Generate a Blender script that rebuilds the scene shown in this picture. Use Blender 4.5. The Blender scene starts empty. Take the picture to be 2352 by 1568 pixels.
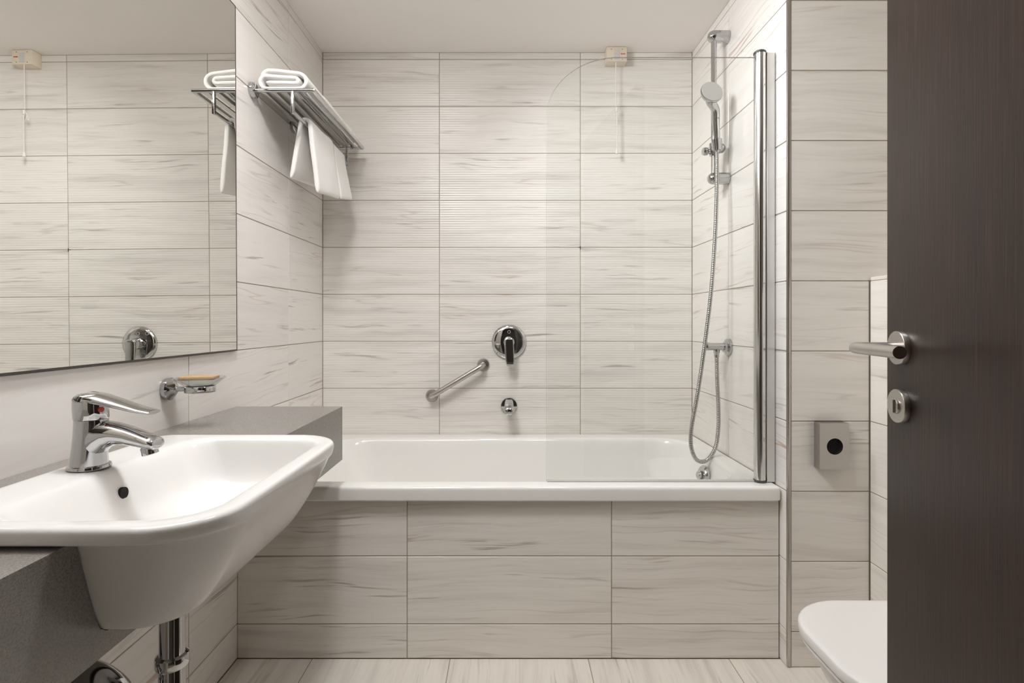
import bpy, bmesh, math, random
from mathutils import Vector, Matrix, Euler
random.seed(7)
C = bpy.context.scene.collection
PI = math.pi

# ------------------------------------------------------------------ camera
CAM_H = 0.986
cam = bpy.data.cameras.new('camera')
cam.lens_unit = 'MILLIMETERS'; cam.sensor_fit = 'HORIZONTAL'; cam.sensor_width = 36.0
cam.lens = 18.826
cam.shift_x = 0.0015; cam.shift_y = -0.01956
cam.clip_start = 0.02
co = bpy.data.objects.new('camera', cam); C.objects.link(co)
co.location = (0, 0, CAM_H); co.rotation_euler = (PI/2, 0, 0)
bpy.context.scene.camera = co

# ------------------------------------------------------------------ world, lamps, exposure
w = bpy.data.worlds.new('world'); bpy.context.scene.world = w
w.use_nodes = True
w.node_tree.nodes['Background'].inputs[0].default_value = (0.9, 0.92, 1.0, 1)
w.node_tree.nodes['Background'].inputs[1].default_value = 0.05

def disc_light(name, loc, size, power, color=(0.985, 0.993, 1), spread=PI):
    l = bpy.data.lights.new(name, 'AREA'); l.shape = 'DISK'; l.size = size
    l.energy = power; l.color = color; l.spread = spread
    o = bpy.data.objects.new(name, l); C.objects.link(o); o.location = loc
    return o
disc_light('downlight_basin', (-0.42, 0.96, 2.122), 0.24, 11.0)
disc_light('downlight_middle', (0.22, 0.95, 2.122), 0.24, 4.8)
bl = disc_light('niche_fill', (-0.12, 1.50, 2.115), 0.26, 5.5, color=(0.96, 0.985, 1), spread=math.radians(115))   # added unseen lamp, aim and spread shaped to brighten the shower wall
bl.rotation_euler = Vector((0.90, 0.36, -0.95)).to_track_quat('-Z', 'Y').to_euler()
vl = disc_light('upward_fill', (-0.72, 0.72, 1.96), 0.07, 15.0)  # unseen fill light, added to brighten the ceiling and upper walls
vl.data.shape = 'RECTANGLE'; vl.data.size = 0.07; vl.data.size_y = 0.60; vl.rotation_euler = Euler((0, -PI/2 - math.radians(40), 0))

vs = bpy.context.scene.view_settings
bpy.context.scene.display_settings.display_device = 'sRGB'
vs.view_transform = 'Standard'; vs.look = 'None'
vs.exposure = 0.08; vs.gamma = 1.0; vs.use_curve_mapping = False
cy = bpy.context.scene.cycles
cy.max_bounces = 12; cy.diffuse_bounces = 6; cy.glossy_bounces = 6
cy.transmission_bounces = 10; cy.transparent_max_bounces = 12
cy.caustics_reflective = False; cy.caustics_refractive = False
cy.sample_clamp_indirect = 6.0

# ------------------------------------------------------------------ materials
def lin(r, g, b):
    f = lambda c: c/12.92 if c <= 0.04045 else ((c+0.055)/1.055)**2.4
    return (f(r/255), f(g/255), f(b/255), 1)

class NT:
    def __init__(self, name):
        self.m = bpy.data.materials.new(name); self.m.use_nodes = True
        self.t = self.m.node_tree; self.b = self.t.nodes['Principled BSDF']
    def n(self, typ, **kw):
        nd = self.t.nodes.new(typ)
        for k, v in kw.items(): setattr(nd, k, v)
        return nd
    def l(self, a, b): self.t.links.new(a, b)
    def setv(self, nd, name, v):
        if hasattr(v, 'is_linked') or isinstance(v, bpy.types.NodeSocket): self.l(v, nd.inputs[name])
        else: nd.inputs[name].default_value = v
    def math(self, op, a, b=0.0, c=None):
        nd = self.n('ShaderNodeMath', operation=op)
        self.setv(nd, 0, a); self.setv(nd, 1, b)
        if c is not None: self.setv(nd, 2, c)
        return nd.outputs[0]
    def mix(self, fac, a, b, blend='MIX'):
        nd = self.n('ShaderNodeMix', data_type='RGBA', blend_type=blend)
        self.setv(nd, 0, fac); self.setv(nd, 6, a); self.setv(nd, 7, b)
        return nd.outputs[2]
    def noise(self, vec, scale=1.0, detail=2.0, rough=0.5, dist=0.0):
        nd = self.n('ShaderNodeTexNoise')
        if vec is not None: self.l(vec, nd.inputs['Vector'])
        nd.inputs['Scale'].default_value = scale; nd.inputs['Detail'].default_value = detail
        nd.inputs['Roughness'].default_value = rough; nd.inputs['Distortion'].default_value = dist
        return nd.outputs[0]
    def ramp(self, fac, stops):
        nd = self.n('ShaderNodeValToRGB'); el = nd.color_ramp.elements
        while len(el) < len(stops): el.new(0.5)
        for e, (p, c) in zip(el, stops):
            e.position = p; e.color = c if len(c) == 4 else (*c, 1)
        self.l(fac, nd.inputs[0]); return nd.outputs[0]
    def maprange(self, v, a, b, c=0.0, d=1.0, smooth=True):
        nd = self.n('ShaderNodeMapRange')
        if smooth: nd.interpolation_type = 'SMOOTHSTEP'
        self.l(v, nd.inputs[0])
        for i, x in zip((1, 2, 3, 4), (a, b, c, d)): nd.inputs[i].default_value = x
        return nd.outputs[0]
    def comb(self, x, y, z):
        nd = self.n('ShaderNodeCombineXYZ')
        for i, v in enumerate((x, y, z)): self.setv(nd, i, v)
        return nd.outputs[0]
    def bump(self, h, strength, dist=0.001):
        nd = self.n('ShaderNodeBump'); nd.inputs['Strength'].default_value = strength
        nd.inputs['Distance'].default_value = dist
        self.l(h, nd.inputs['Height']); self.l(nd.outputs[0], self.b.inputs['Normal'])

def simple(name, col, rough=0.5, metal=0.0, spec=0.5, coat=0.0, var=0.0):
    a = NT(name); b = a.b
    b.inputs['Roughness'].default_value = rough; b.inputs['Metallic'].default_value = metal
    b.inputs['Specular IOR Level'].default_value = spec
    b.inputs['Coat Weight'].default_value = coat
    tc = a.n('ShaderNodeTexCoord')
    n = a.noise(tc.outputs['Object'], 9.0, 3.0)
    k = max(var, 0.01)
    a.l(a.mix(n, tuple(c*(1-k) for c in col[:3])+(1,), tuple(min(1, c*(1+k)) for c in col[:3])+(1,)), b.inputs['Base Color'])
    return a.m

def stone_tile(name, base, deep, vein, warm, vein_amt=0.75, broad_amt=1.0, ribs=False, rough=0.28, slope=0.05, spec=0.5):
    """honed striped marble: streaks run along the tile's own length (local x)"""
    a = NT(name)
    tc = a.n('ShaderNodeTexCoord'); oi = a.n('ShaderNodeObjectInfo')
    sp = a.n('ShaderNodeSeparateXYZ'); a.l(tc.outputs['Object'], sp.inputs[0])
    x, y, z = sp.outputs
    r = oi.outputs['Random']
    r2 = a.math('FRACT', a.math('MULTIPLY', r, 37.13))
    r3 = a.math('FRACT', a.math('MULTIPLY', r, 91.71))
    off = a.math('MULTIPLY', r, 60.0); off2 = a.math('MULTIPLY', r2, 40.0)
    # gentle waviness and a slope of its own for each tile
    wob = a.noise(a.comb(a.math('ADD', a.math('MULTIPLY', x, 3.0), off), a.math('MULTIPLY', z, 5.0), off2), 1.0, 2.0)
    zz = a.math('ADD', z, a.math('MULTIPLY', a.math('SUBTRACT', wob, 0.5), 0.045))
    zz = a.math('ADD', zz, a.math('MULTIPLY', x, a.math('MULTIPLY', a.math('SUBTRACT', r3, 0.5), slope*2)))
    v1 = a.comb(a.math('ADD', a.math('MULTIPLY', x, 1.5), off), off2, a.math('MULTIPLY', zz, 26.0))
    v2 = a.comb(a.math('ADD', a.math('MULTIPLY', x, 5.0), off2), off, a.math('MULTIPLY', zz, 110.0))
    v3 = a.comb(a.math('ADD', a.math('MULTIPLY', x, 3.9), off), off2, a.math('MULTIPLY', zz, 92.0))
    v4 = a.comb(a.math('ADD', a.math('MULTIPLY', x, 0.75), off2), off, a.math('MULTIPLY', zz, 17.0))
    broad = a.noise(v1, 1.0, 3.0, 0.5, 0.2)
    fine = a.noise(v2, 1.0, 3.0, 0.6, 0.1)
    vn = a.noise(v3, 1.0, 4.0, 0.55, 0.35)
    mask = a.maprange(a.noise(a.comb(a.math('ADD', a.math('MULTIPLY', x, 2.4), off2), off, a.math('MULTIPLY', zz, 17.0)), 1.0, 1.0), 0.50, 0.70)
    bf = a.math('MULTIPLY', a.maprange(broad, 0.44, 0.80), 0.62*broad_amt)
    bf = a.math('ADD', bf, a.math('MULTIPLY', a.maprange(fine, 0.45, 0.8), 0.30*broad_amt))
    col = a.mix(bf, base, deep)
    vf = a.math('MULTIPLY', a.math('MULTIPLY', a.maprange(vn, 0.545, 0.70), mask), vein_amt)
    ridge = a.math('SUBTRACT', 1.0, a.maprange(a.math('ABSOLUTE', a.math('SUBTRACT', a.noise(v4, 1.0, 2.5, 0.5, 0.15), 0.52)), 0.0, 0.016))
    rmask = a.maprange(a.noise(a.comb(a.math('ADD', a.math('MULTIPLY', x, 3.0), off), off2, a.math('MULTIPLY', zz, 8.0)), 1.0, 1.0), 0.40, 0.66)
    vf = a.math('MAXIMUM', vf, a.math('MULTIPLY', a.math('MULTIPLY', ridge, rmask), vein_amt*0.40))
    wm = a.maprange(a.noise(a.comb(a.math('ADD', a.math('MULTIPLY', x, 1.8), off), off2, a.math('MULTIPLY', zz, 6.0)), 1.0, 1.0), 0.52, 0.66)
    col = a.mix(vf, col, a.mix(wm, vein, warm))
    tint = a.math('ADD', 0.965, a.math('MULTIPLY', r2, 0.055))
    col = a.mix(1.0, col, a.comb(tint, tint, tint), 'MULTIPLY')
    a.l(col, a.b.inputs['Base Color'])
    a.b.inputs['Roughness'].default_value = rough
    a.b.inputs['Specular IOR Level'].default_value = spec
    if ribs:
        s = a.math('SINE', a.math('MULTIPLY', z, 2*PI/0.0100))
        a.bump(s, 0.36, 0.0006)
    else:
        a.bump(fine, 0.05, 0.0004)
    return a.m

M = {}
M['tile_ribbed'] = stone_tile('striped_stone_ribbed', lin(234,230,224), lin(206,201,195), lin(140,134,127), lin(168,142,122), ribs=True, rough=0.26, spec=0.40, vein_amt=0.72, slope=0.02)
M['tile_plain'] = stone_tile('striped_stone_plain', lin(234,229,222), lin(206,200,192), lin(136,128,118), lin(160,124,94), rough=0.33, vein_amt=0.68, slope=0.04)
M['tile_gloss'] = stone_tile('striped_stone_polished', lin(238,234,230), lin(219,213,208), lin(138,128,120), lin(178,142,118), rough=0.16, vein_amt=0.72, broad_amt=0.65, slope=0.08)
M['tile_floor'] = stone_tile('striped_stone_floor', lin(226,220,211), lin(194,186,176), lin(152,142,131), lin(165,142,122), rough=0.3, slope=0.05)
M['grout'] = simple('grout', lin(160,148,134), 0.9, var=0.06)
M['grout_dark'] = simple('grout_dark', lin(70,62,56), 0.9)
M['ceiling'] = simple('ceiling_paint', lin(243,239,235), 0.9, spec=0.1)
M['paint'] = simple('wall_paint', lin(205,198,188), 0.85)
M['hall_paint'] = simple('hall_paint', lin(120,112,104), 0.9)
M['hall_dark'] = simple('hall_carpet', lin(60,52,46), 0.95)
M['enamel'] = simple('bath_enamel', lin(238,236,233), 0.10, spec=0.5)
M['ceramic'] = simple('white_ceramic', lin(230,228,226), 0.07, spec=0.5)
M['lid'] = simple('toilet_plastic', lin(232,229,227), 0.22)
M['chrome'] = simple('chrome', (0.54, 0.54, 0.545, 1), 0.05, 1.0)
M['alu'] = simple('polished_aluminium', (0.68, 0.675, 0.665, 1), 0.14, 1.0)
M['alu_satin'] = simple('satin_aluminium', (0.80, 0.79, 0.775, 1), 0.38, 1.0)
M['hose'] = simple('hose_metal', (0.46, 0.455, 0.44, 1), 0.22, 1.0)
M['steel'] = simple('brushed_steel', (0.50, 0.475, 0.445, 1), 0.30, 1.0)
M['mirror'] = simple('mirror_silver', (0.85, 0.845, 0.81, 1), 0.0, 1.0, var=0.001)
M['mirror_edge'] = simple('mirror_edge', lin(62,56,50), 0.4)
M['black'] = simple('dark_void', (0.004, 0.004, 0.004, 1), 0.9)
M['grey_plastic'] = simple('grey_spray_face', lin(178,176,172), 0.45)
M['dark_plastic'] = simple('dark_plastic', lin(72,70,68), 0.45)
M['cream'] = simple('cream_plastic', lin(226,214,196), 0.45)
M['cord'] = simple('white_cord', lin(232,228,222), 0.7)
M['red'] = simple('red_mark', lin(196,70,52), 0.5)
M['soap'] = simple('wrapped_soap', lin(186,156,118), 0.5, var=0.06)
M['seal'] = simple('clear_seal', lin(205,203,200), 0.4)

def counter_mat():
    a = NT('grey_composite'); tc = a.n('ShaderNodeTexCoord')
    s = a.noise(tc.outputs['Object'], 420.0, 2.0, 0.7)
    b = a.noise(tc.outputs['Object'], 6.0, 2.0)
    col = a.ramp(s, [(0.30, lin(106,102,98)), (0.5, lin(127,123,118)), (0.72, lin(143,138,133))])
    a.l(a.mix(a.math('MULTIPLY', b, 0.15), col, lin(128,122,116)), a.b.inputs['Base Color'])
    a.b.inputs['Roughness'].default_value = 0.20; a.b.inputs['Specular IOR Level'].default_value = 0.7
    return a.m
M['counter'] = counter_mat()

def towel_mat():
    a = NT('white_terry'); tc = a.n('ShaderNodeTexCoord')
    a.b.inputs['Base Color'].default_value = lin(244,241,238)
    n0 = a.noise(tc.outputs['Object'], 14.0, 2.0)
    a.l(a.mix(n0, lin(240,237,234), lin(247,245,242)), a.b.inputs['Base Color'])
    a.b.inputs['Roughness'].default_value = 0.95; a.b.inputs['Specular IOR Level'].default_value = 0.1
    a.b.inputs['Sheen Weight'].default_value = 0.3
    a.bump(a.noise(tc.outputs['Object'], 520.0, 3.0, 0.7), 0.55, 0.0018)
    return a.m
M['towel'] = towel_mat()

def wood_mat():
    a = NT('wenge_veneer'); tc = a.n('ShaderNodeTexCoord')
    sp = a.n('ShaderNodeSeparateXYZ'); a.l(tc.outputs['Object'], sp.inputs[0])
    x, y, z = sp.outputs
    v = a.comb(a.math('MULTIPLY', x, 420.0), 0.0, a.math('MULTIPLY', z, 9.0))
    v2 = a.comb(a.math('MULTIPLY', x, 38.0), 3.0, a.math('MULTIPLY', z, 1.2))
    f = a.noise(v, 1.0, 2.0, 0.6); b = a.noise(v2, 1.0, 3.0, 0.5, 0.3)
    c = a.ramp(f, [(0.30, lin(15,9,7)), (0.52, lin(40,26,20)), (0.72, lin(72,50,41))])
    c2 = a.ramp(b, [(0.25, lin(22,15,15)), (0.5, lin(38,25,20)), (0.75, lin(40,24,15))])
    a.l(a.mix(0.55, c, c2), a.b.inputs['Base Color'])
    a.b.inputs['Roughness'].default_value = 0.34; a.b.inputs['Specular IOR Level'].default_value = 0.36
    a.bump(f, 0.25, 0.0006)
    return a.m
M['wood'] = wood_mat()

def glass_mat(name, tint, dens=0.0):
    """thin clear glass: a straight-through part and a Fresnel reflection"""
    a = NT(name); t = a.t
    tr = a.n('ShaderNodeBsdfTransparent'); tr.inputs[0].default_value = tint
    gl = a.n('ShaderNodeBsdfGlossy'); gl.inputs['Roughness'].default_value = 0.0
    gl.inputs[0].default_value = (1, 1, 1, 1)
    fr = a.n('ShaderNodeFresnel'); geo = a.n('ShaderNodeNewGeometry')
    a.l(a.math('SUBTRACT', 1.5, a.math('MULTIPLY', geo.outputs['Backfacing'], 1.5-1/1.5)), fr.inputs[0])   # same index from either side of the pane
    mx = a.n('ShaderNodeMixShader')
    a.l(fr.outputs[0], mx.inputs[0]); a.l(tr.outputs[0], mx.inputs[1]); a.l(gl.outputs[0], mx.inputs[2])
    out = t.nodes['Material Output']; a.l(mx.outputs[0], out.inputs[0])
    t.nodes.remove(a.b)
    return a.m
M['glass'] = glass_mat('screen_glass', (0.992, 0.996, 0.990, 1))
M['glass_dish'] = glass_mat('frosted_dish_glass', (0.90, 0.91, 0.90, 1))
M['glass_edge'] = simple('glass_cut_edge', lin(186,188,184), 0.25)

# ------------------------------------------------------------------ object helpers
def link(name, me, mat, parent=None):
    o = bpy.data.objects.new(name, me); C.objects.link(o)
    if mat is not None and len(me.materials) == 0:
        for mm in (mat if isinstance(mat, (list, tuple)) else [mat]): me.materials.append(mm)
    if parent is not None: o.parent = parent
    return o

def finish(name, bm, mat, parent=None, smooth=40, origin=None):
    """one mesh object; world coordinates in bm are moved so that the origin is the thing's base"""
    base = Vector((0, 0, 0))
    p = parent
    while p is not None:
        base += p.location; p = p.parent
    if origin is not None: base = base + Vector(origin)
    bmesh.ops.recalc_face_normals(bm, faces=bm.faces)
    for v in bm.verts: v.co -= base
    me = bpy.data.meshes.new(name); bm.to_mesh(me); bm.free()
    if smooth:
        for p_ in me.polygons: p_.use_smooth = True
        me.set_sharp_from_angle(angle=math.radians(smooth))
    o = link(name, me, mat, parent)
    if origin is not None: o.location = origin
    return o

def tag(o, label, cat, group=None):
    o['label'] = label; o['category'] = cat
    if group: o['group'] = group
    return o
def thing(name, label, cat, loc, group=None):
    o = bpy.data.objects.new(name, None); C.objects.link(o); o.location = loc
    o.empty_display_size = 0.05
    return tag(o, label, cat, group)
def struct(o): o['kind'] = 'structure'; return o

def box(bm, x0, x1, y0, y1, z0, z1, bev=0.0, seg=2, mat_i=0, mtx=None):
    vs_ = [bm.verts.new(p) for p in ((x0,y0,z0),(x1,y0,z0),(x1,y1,z0),(x0,y1,z0),(x0,y0,z1),(x1,y0,z1),(x1,y1,z1),(x0,y1,z1))]
    fs = [bm.faces.new([vs_[i] for i in q]) for q in ((0,3,2,1),(4,5,6,7),(0,1,5,4),(1,2,6,5),(2,3,7,6),(3,0,4,7))]
    for f in fs: f.material_index = mat_i
    allv = vs_
    if bev > 0:
        es = list({e for f in fs for e in f.edges})
        r = bmesh.ops.bevel(bm, geom=es, offset=bev, segments=seg, profile=0.5, affect='EDGES')
        allv = list({v for f in r['faces'] for v in f.verts} | {v for v in vs_ if v.is_valid})
    if mtx is not None:
        for v in allv: v.co = mtx @ v.co
    return allv

def loft(bm, rings, cap0=True, cap1=True, closed=False):
    rv = [[bm.verts.new(p) for p in r] for r in rings]
    n = len(rv[0]); m = len(rv)
    for i in range(m if closed else m-1):
        a, b = rv[i], rv[(i+1) % m]
        for j in range(n):
            k = (j+1) % n
            bm.faces.new((a[j], a[k], b[k], b[j]))
    if not closed:
        if cap0: bm.faces.new(list(reversed(rv[0])))
        if cap1: bm.faces.new(rv[-1])
    return rv

def frame_of(d):
    d = Vector(d).normalized()
    up = Vector((0, 0, 1)) if abs(d.z) < 0.95 else Vector((0, 1, 0))
    u = up.cross(d).normalized(); v = d.cross(u).normalized()
    return u, v, d

def lathe(bm, prof, pos, axis, seg=32, cap0=True, cap1=True):
    """prof = [(radius, height along axis)]"""
    u, v, d = frame_of(axis); pos = Vector(pos)
    rings = [[pos + d*h + (u*math.cos(2*PI*i/seg) + v*math.sin(2*PI*i/seg))*max(r, 1e-5) for i in range(seg)] for r, h in prof]
    return loft(bm, rings, cap0, cap1)

def tube(bm, pts, rad, seg=14, caps=True, ew=1.0):
    pts = [Vector(p) for p in pts]
    n = len(pts)
    rads = rad if isinstance(rad, (list, tuple)) else [rad]*n
    tang = [(pts[min(i+1, n-1)] - pts[max(i-1, 0)]).normalized() for i in range(n)]
    u, v, _ = frame_of(tang[0]); rings = []
    for i in range(n):
        t = tang[i]
        u = (u - t*u.dot(t)).normalized(); v = t.cross(u).normalized()
        rings.append([pts[i] + (u*math.cos(2*PI*k/seg)*ew + v*math.sin(2*PI*k/seg))*rads[i] for k in range(seg)])
    return loft(bm, rings, caps, caps)

def smooth_path(pts, n=8):
    """Catmull-Rom through points"""
    P = [Vector(p) for p in pts]; P = [2*P[0]-P[1]] + P + [2*P[-1]-P[-2]]
    out = []
    for i in range(1, len(P)-2):
        for k in range(n):
            t = k/n
            out.append(0.5*((2*P[i]) + (P[i+1]-P[i-1])*t + (2*P[i-1]-5*P[i]+4*P[i+1]-P[i+2])*t*t + (3*P[i]-P[i-1]-3*P[i+1]+P[i+2])*t**3))
    out.append(P[-2]); return out

def rrect(x0, x1, y0, y1, r, z, n=7):
    """rounded rectangle ring; r one radius or (x1y0, x1y1, x0y1, x0y0)"""
    rr = r if isinstance(r, (list, tuple)) else (r,)*4
    cs = [(x1, y0, -1, 1, -PI/2), (x1, y1, -1, -1, 0), (x0, y1, 1, -1, PI/2), (x0, y0, 1, 1, PI)]
    out = []
    for (cx, cy_, sx, sy, a0), q in zip(cs, rr):
        for k in range(n+1):
            a = a0 + (PI/2)*k/n
            out.append(Vector((cx + sx*q + q*math.cos(a), cy_ + sy*q + q*math.sin(a), z)))
    return out

def prism(bm, poly, z0, z1, bev=0.0):
    a = [bm.verts.new((x, y, z0)) for x, y in poly]; b = [bm.verts.new((x, y, z1)) for x, y in poly]
    n = len(poly)
    f0 = bm.faces.new(list(reversed(a))); f1 = bm.faces.new(b)
    fs = [bm.faces.new((a[i], a[(i+1) % n], b[(i+1) % n], b[i])) for i in range(n)]
    if bev:
        bmesh.ops.bevel(bm, geom=list({e for f in [f0, f1]+fs for e in f.edges}), offset=bev, segments=2, profile=0.5, affect='EDGES')

def subsurf(o, lv=2):
    md = o.modifiers.new('subsurf', 'SUBSURF'); md.levels = lv; md.render_levels = lv

# ------------------------------------------------------------------ tiled walls
GAP, TH = 0.0026, 0.002
_tiles = {}
def tile_mesh(wd, ht, mat):
    key = (round(wd, 4), round(ht, 4), mat.name)
    if key in _tiles: return _tiles[key]
    a, b, e = wd/2, ht/2, 0.0009
    v = [(-a,TH,-b),(a,TH,-b),(a,TH,b),(-a,TH,b), (-a,e,-b),(a,e,-b),(a,e,b),(-a,e,b), (-a+e,0,-b+e),(a-e,0,-b+e),(a-e,0,b-e),(-a+e,0,b-e)]
    f = [(8,9,10,11)]
    for i in range(4):
        j = (i+1) % 4
        f += [(i, j, 4+j, 4+i), (4+i, 4+j, 8+j, 8+i)]
    me = bpy.data.meshes.new('tile'); me.from_pydata(v, [], f); me.update()
    me.materials.append(mat); _tiles[key] = me
    return me

def put_tile(parent, x0, x1, z0, z1, mat):
    me = tile_mesh(x1-x0-GAP, z1-z0-GAP, mat)
    o = bpy.data.objects.new('tile', me); C.objects.link(o); o.parent = parent
    o.location = ((x0+x1)/2, 0, (z0+z1)/2)
    return o

def tiled_wall(name, origin, ang, x0, x1, z0, z1, xs, zs, mat, thick=0.06, skip=None, slab=None):
    """face at local y = 0 looking to local -y; grout bed TH behind the tile face"""
    bm = bmesh.new()
    s = slab or (x0, x1, z0, z1)
    box(bm, s[0], s[1], TH*0.75, thick, s[2], s[3])
    me = bpy.data.meshes.new(name); bmesh.ops.recalc_face_normals(bm, faces=bm.faces); bm.to_mesh(me); bm.free()
    o = struct(link(name, me, M['grout'])); o.location = origin; o.rotation_euler = (0, 0, ang)
    ex = [x0] + [v for v in xs if x0 < v < x1] + [x1]; ez = [z0] + [v for v in zs if z0 < v < z1] + [z1]
    for i in range(len(ex)-1):
        for j in range(len(ez)-1):
            if skip and skip(ex[i], ex[i+1], ez[j], ez[j+1]): continue
            put_tile(o, ex[i], ex[i+1], ez[j], ez[j+1], mat)
    return o

HC = 2.131                                  # ceiling height
ROWS = [0.1015 + 0.2*k for k in range(11)]
YB, YP, YF = 2.28, 1.567, 1.527             # back wall, bath panel, wall beside the bath
XL = -0.80
def XR(y): return 0.774 + 0.020*(YB - y)

wall_back = tiled_wall('wall_back', (0, YB, 0), 0, XL, 0.774, 0.5015, HC, [-0.303, 0.297], ROWS, M['tile_ribbed'], slab=(XL-0.06, 0.86, 0, HC))
wall_left = tiled_wall('wall_left', (XL, 0, 0), PI/2, -0.10, YB, 0, HC, [0.132, 0.732, 1.332, 1.932], ROWS, M['tile_gloss'],
    skip=lambda a, b, c, d: b < 1.34 and c > 0.85 and d < 1.95)
wall_right = tiled_wall('wall_right', (0.774, YB, 0), -PI/2 + math.atan(0.020), 0, YB-YF-0.003, 0, HC, [0.362], ROWS, M['tile_gloss'], thick=0.012,
    skip=lambda a, b, c, d: d < 0.45 and b < 0.5)
wall_bath = tiled_wall('wall_bath', (0, YP, 0), 0, XL, XR(YP)-0.002, 0, 0.4630, [-0.3025, 0.296], [0.1006, 0.2994], M['tile_plain'], thick=0.02)
wall_beside = tiled_wall('wall_beside_bath', (0, YF, 0), 0, 0.7995, 1.30, 0, HC, [1.024], ROWS, M['tile_plain'], thick=0.06,
    skip=lambda a, b, c, d: (a > 1.0 and d < 1.15))
# tiles above the low wall run on without a joint
for o in [c for c in wall_beside.children if c.location.z > 1.15]: bpy.data.objects.remove(o)
zz_ = [1.1015, 1.3015, 1.5015, 1.7015, 1.9015, 2.1015, HC]
for a_, b_ in zip(zz_[:-1], zz_[1:]): put_tile(wall_beside, 0.7995, 1.30, a_, b_, M['tile_plain'])
wall_low = tiled_wall('wall_low', (1.024, YF, 0), -PI/2, 0.002, 1.10, 0, 1.1015, [0.55], ROWS, M['tile_plain'], thick=0.27)
bm = bmesh.new(); box(bm, 1.0245, 1.297, YF-1.10, YF-0.003, 1.1018, 1.112, 0.001, 1)
cap = finish('tile', bm, M['tile_plain'], None, smooth=0)
cap.parent = wall_low; cap.matrix_parent_inverse = (Matrix.Translation((1.024, YF, 0)) @ Matrix.Rotation(-PI/2, 4, 'Z')).inverted()

def slab(name, x0, x1, y0, y1, z0, z1, mat):
    bm = bmesh.new(); box(bm, x0, x1, y0, y1, z0, z1)
    return struct(finish(name, bm, mat, None, smooth=0))
slab('ceiling', -1.3, 1.5, -1.6, YB+0.06, HC, HC+0.08, M['ceiling'])
slab('wall_far_right', 1.302, 1.36, -0.10, YF+0.06, 0, HC, M['paint'])
slab('wall_near_left', XL, -0.42, -0.13, 0.03, 0, HC, M['paint'])
slab('wall_near_right', 0.46, 1.302, -0.13, 0.03, 0, HC, M['paint'])
slab('wall_near_top', -0.42, 0.46, -0.13, 0.03, 2.06, HC, M['paint'])
slab('wall_hall_left', -1.26, -1.20, -1.5, -0.13, 0, HC, M['hall_paint'])
slab('wall_hall_right', 1.36, 1.42, -1.5, -0.13, 0, HC, M['hall_paint'])
slab('wall_hall_end', -1.26, 1.42, -1.56, -1.5, 0, HC, M['hall_paint'])

# floor: grout bed, tiles 0.405 wide running into the depth
bm = bmesh.new(); box(bm, -1.3, 1.5, -1.6, YB+0.06, -0.06, -TH*0.75)
floor = struct(finish('floor', bm, M['grout'], None, smooth=0))
def floor_tile(x0, x1, y0, y1):
    o = bpy.data.objects.new('tile', tile_mesh(y1-y0-GAP, x1-x0-GAP, M['tile_floor'])); C.objects.link(o); o.parent = floor
    o.matrix_local = Matrix.Translation(((x0+x1)/2, (y0+y1)/2, 0)) @ Matrix.Rotation(PI/2, 4, 'Z') @ Matrix.Rotation(-PI/2, 4, 'X')
fx = [XL, -0.58, -0.1765, 0.2275, 0.6385, 1.04, 1.30]; fy = [-0.10, 0.36, YP - 0.40 + 0.0, YP]
fy = [-0.10, 0.35, 0.96, YP]
for i in range(len(fx)-1):
    for j in range(len(fy)-1):
        if fx[i] > 1.0: continue
        y1 = fy[j+1]
        floor_tile(fx[i], min(fx[i+1], 1.022), fy[j], y1)

# steel corner trim where the bath niche meets the wall beside it
bm = bmesh.new(); box(bm, XR(YF), XR(YF)+0.0105, YF-0.002, YF+0.010, 0.001, HC, 0.002, 2)
struct(finish('trim_1', bm, M['steel']))

# ------------------------------------------------------------------ bathtub
RZ = 0.508
tub = thing('bathtub', 'white enamelled bathtub set behind a tiled panel', 'bathtub', (0, 1.9, 0))
bm = bmesh.new()
x0, x1, y0, y1 = XL+0.002, XR(1.56)-0.004, 1.5475, YB-0.003
def out_ring(i, z, r=0.012):
    ring = rrect(x0+i, x1-i, y0+i, y1-i, r, z, 7)
    for p in ring:                                  # right end follows the wall, which leans in a little
        if p.x > 0.5: p.x -= 0.020*(p.y-y0)
    return ring
def in_ring(xa, xb, ya, yb, ra, rb, z): return rrect(xa, xb, ya, yb, (rb, rb, ra, ra), z, 7)
rings = [out_ring(0.004, 0.4655, 0.010), out_ring(0.0, 0.468), out_ring(0.0, 0.472), out_ring(0.0, 0.496), out_ring(0.001, 0.503), out_ring(0.005, 0.507), out_ring(0.010, RZ),
  in_ring(-0.745, 0.722, 1.600, 2.205, 0.17, 0.14, RZ), in_ring(-0.741, 0.718, 1.603, 2.200, 0.17, 0.14, RZ-0.001), in_ring(-0.735, 0.712, 1.607, 2.194, 0.17, 0.14, RZ-0.006),
  in_ring(-0.725, 0.707, 1.612, 2.188, 0.17, 0.14, 0.490), in_ring(-0.66, 0.685, 1.625, 2.172, 0.17, 0.14, 0.40), in_ring(-0.56, 0.662, 1.642, 2.150, 0.16, 0.13, 0.26),
  in_ring(-0.48, 0.640, 1.662, 2.130, 0.15, 0.12, 0.15), in_ring(-0.44, 0.615, 1.69, 2.10, 0.13, 0.11, 0.105), in_ring(-0.38, 0.57, 1.74, 2.05, 0.10, 0.09, 0.092), in_ring(-0.10, 0.30, 1.86, 1.94, 0.03, 0.03, 0.088)]
loft(bm, rings, cap0=False, cap1=True)
body = finish('bath_shell', bm, M['enamel'], tub); subsurf(body, 2)
bm = bmesh.new()
lathe(bm, [(0.004, 0.0), (0.034, 0.0), (0.036, 0.004), (0.036, 0.010), (0.031, 0.016), (0.0, 0.019)], (0.690, 1.895, 0.440), (-1, -0.08, 0.16), 28)
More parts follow.
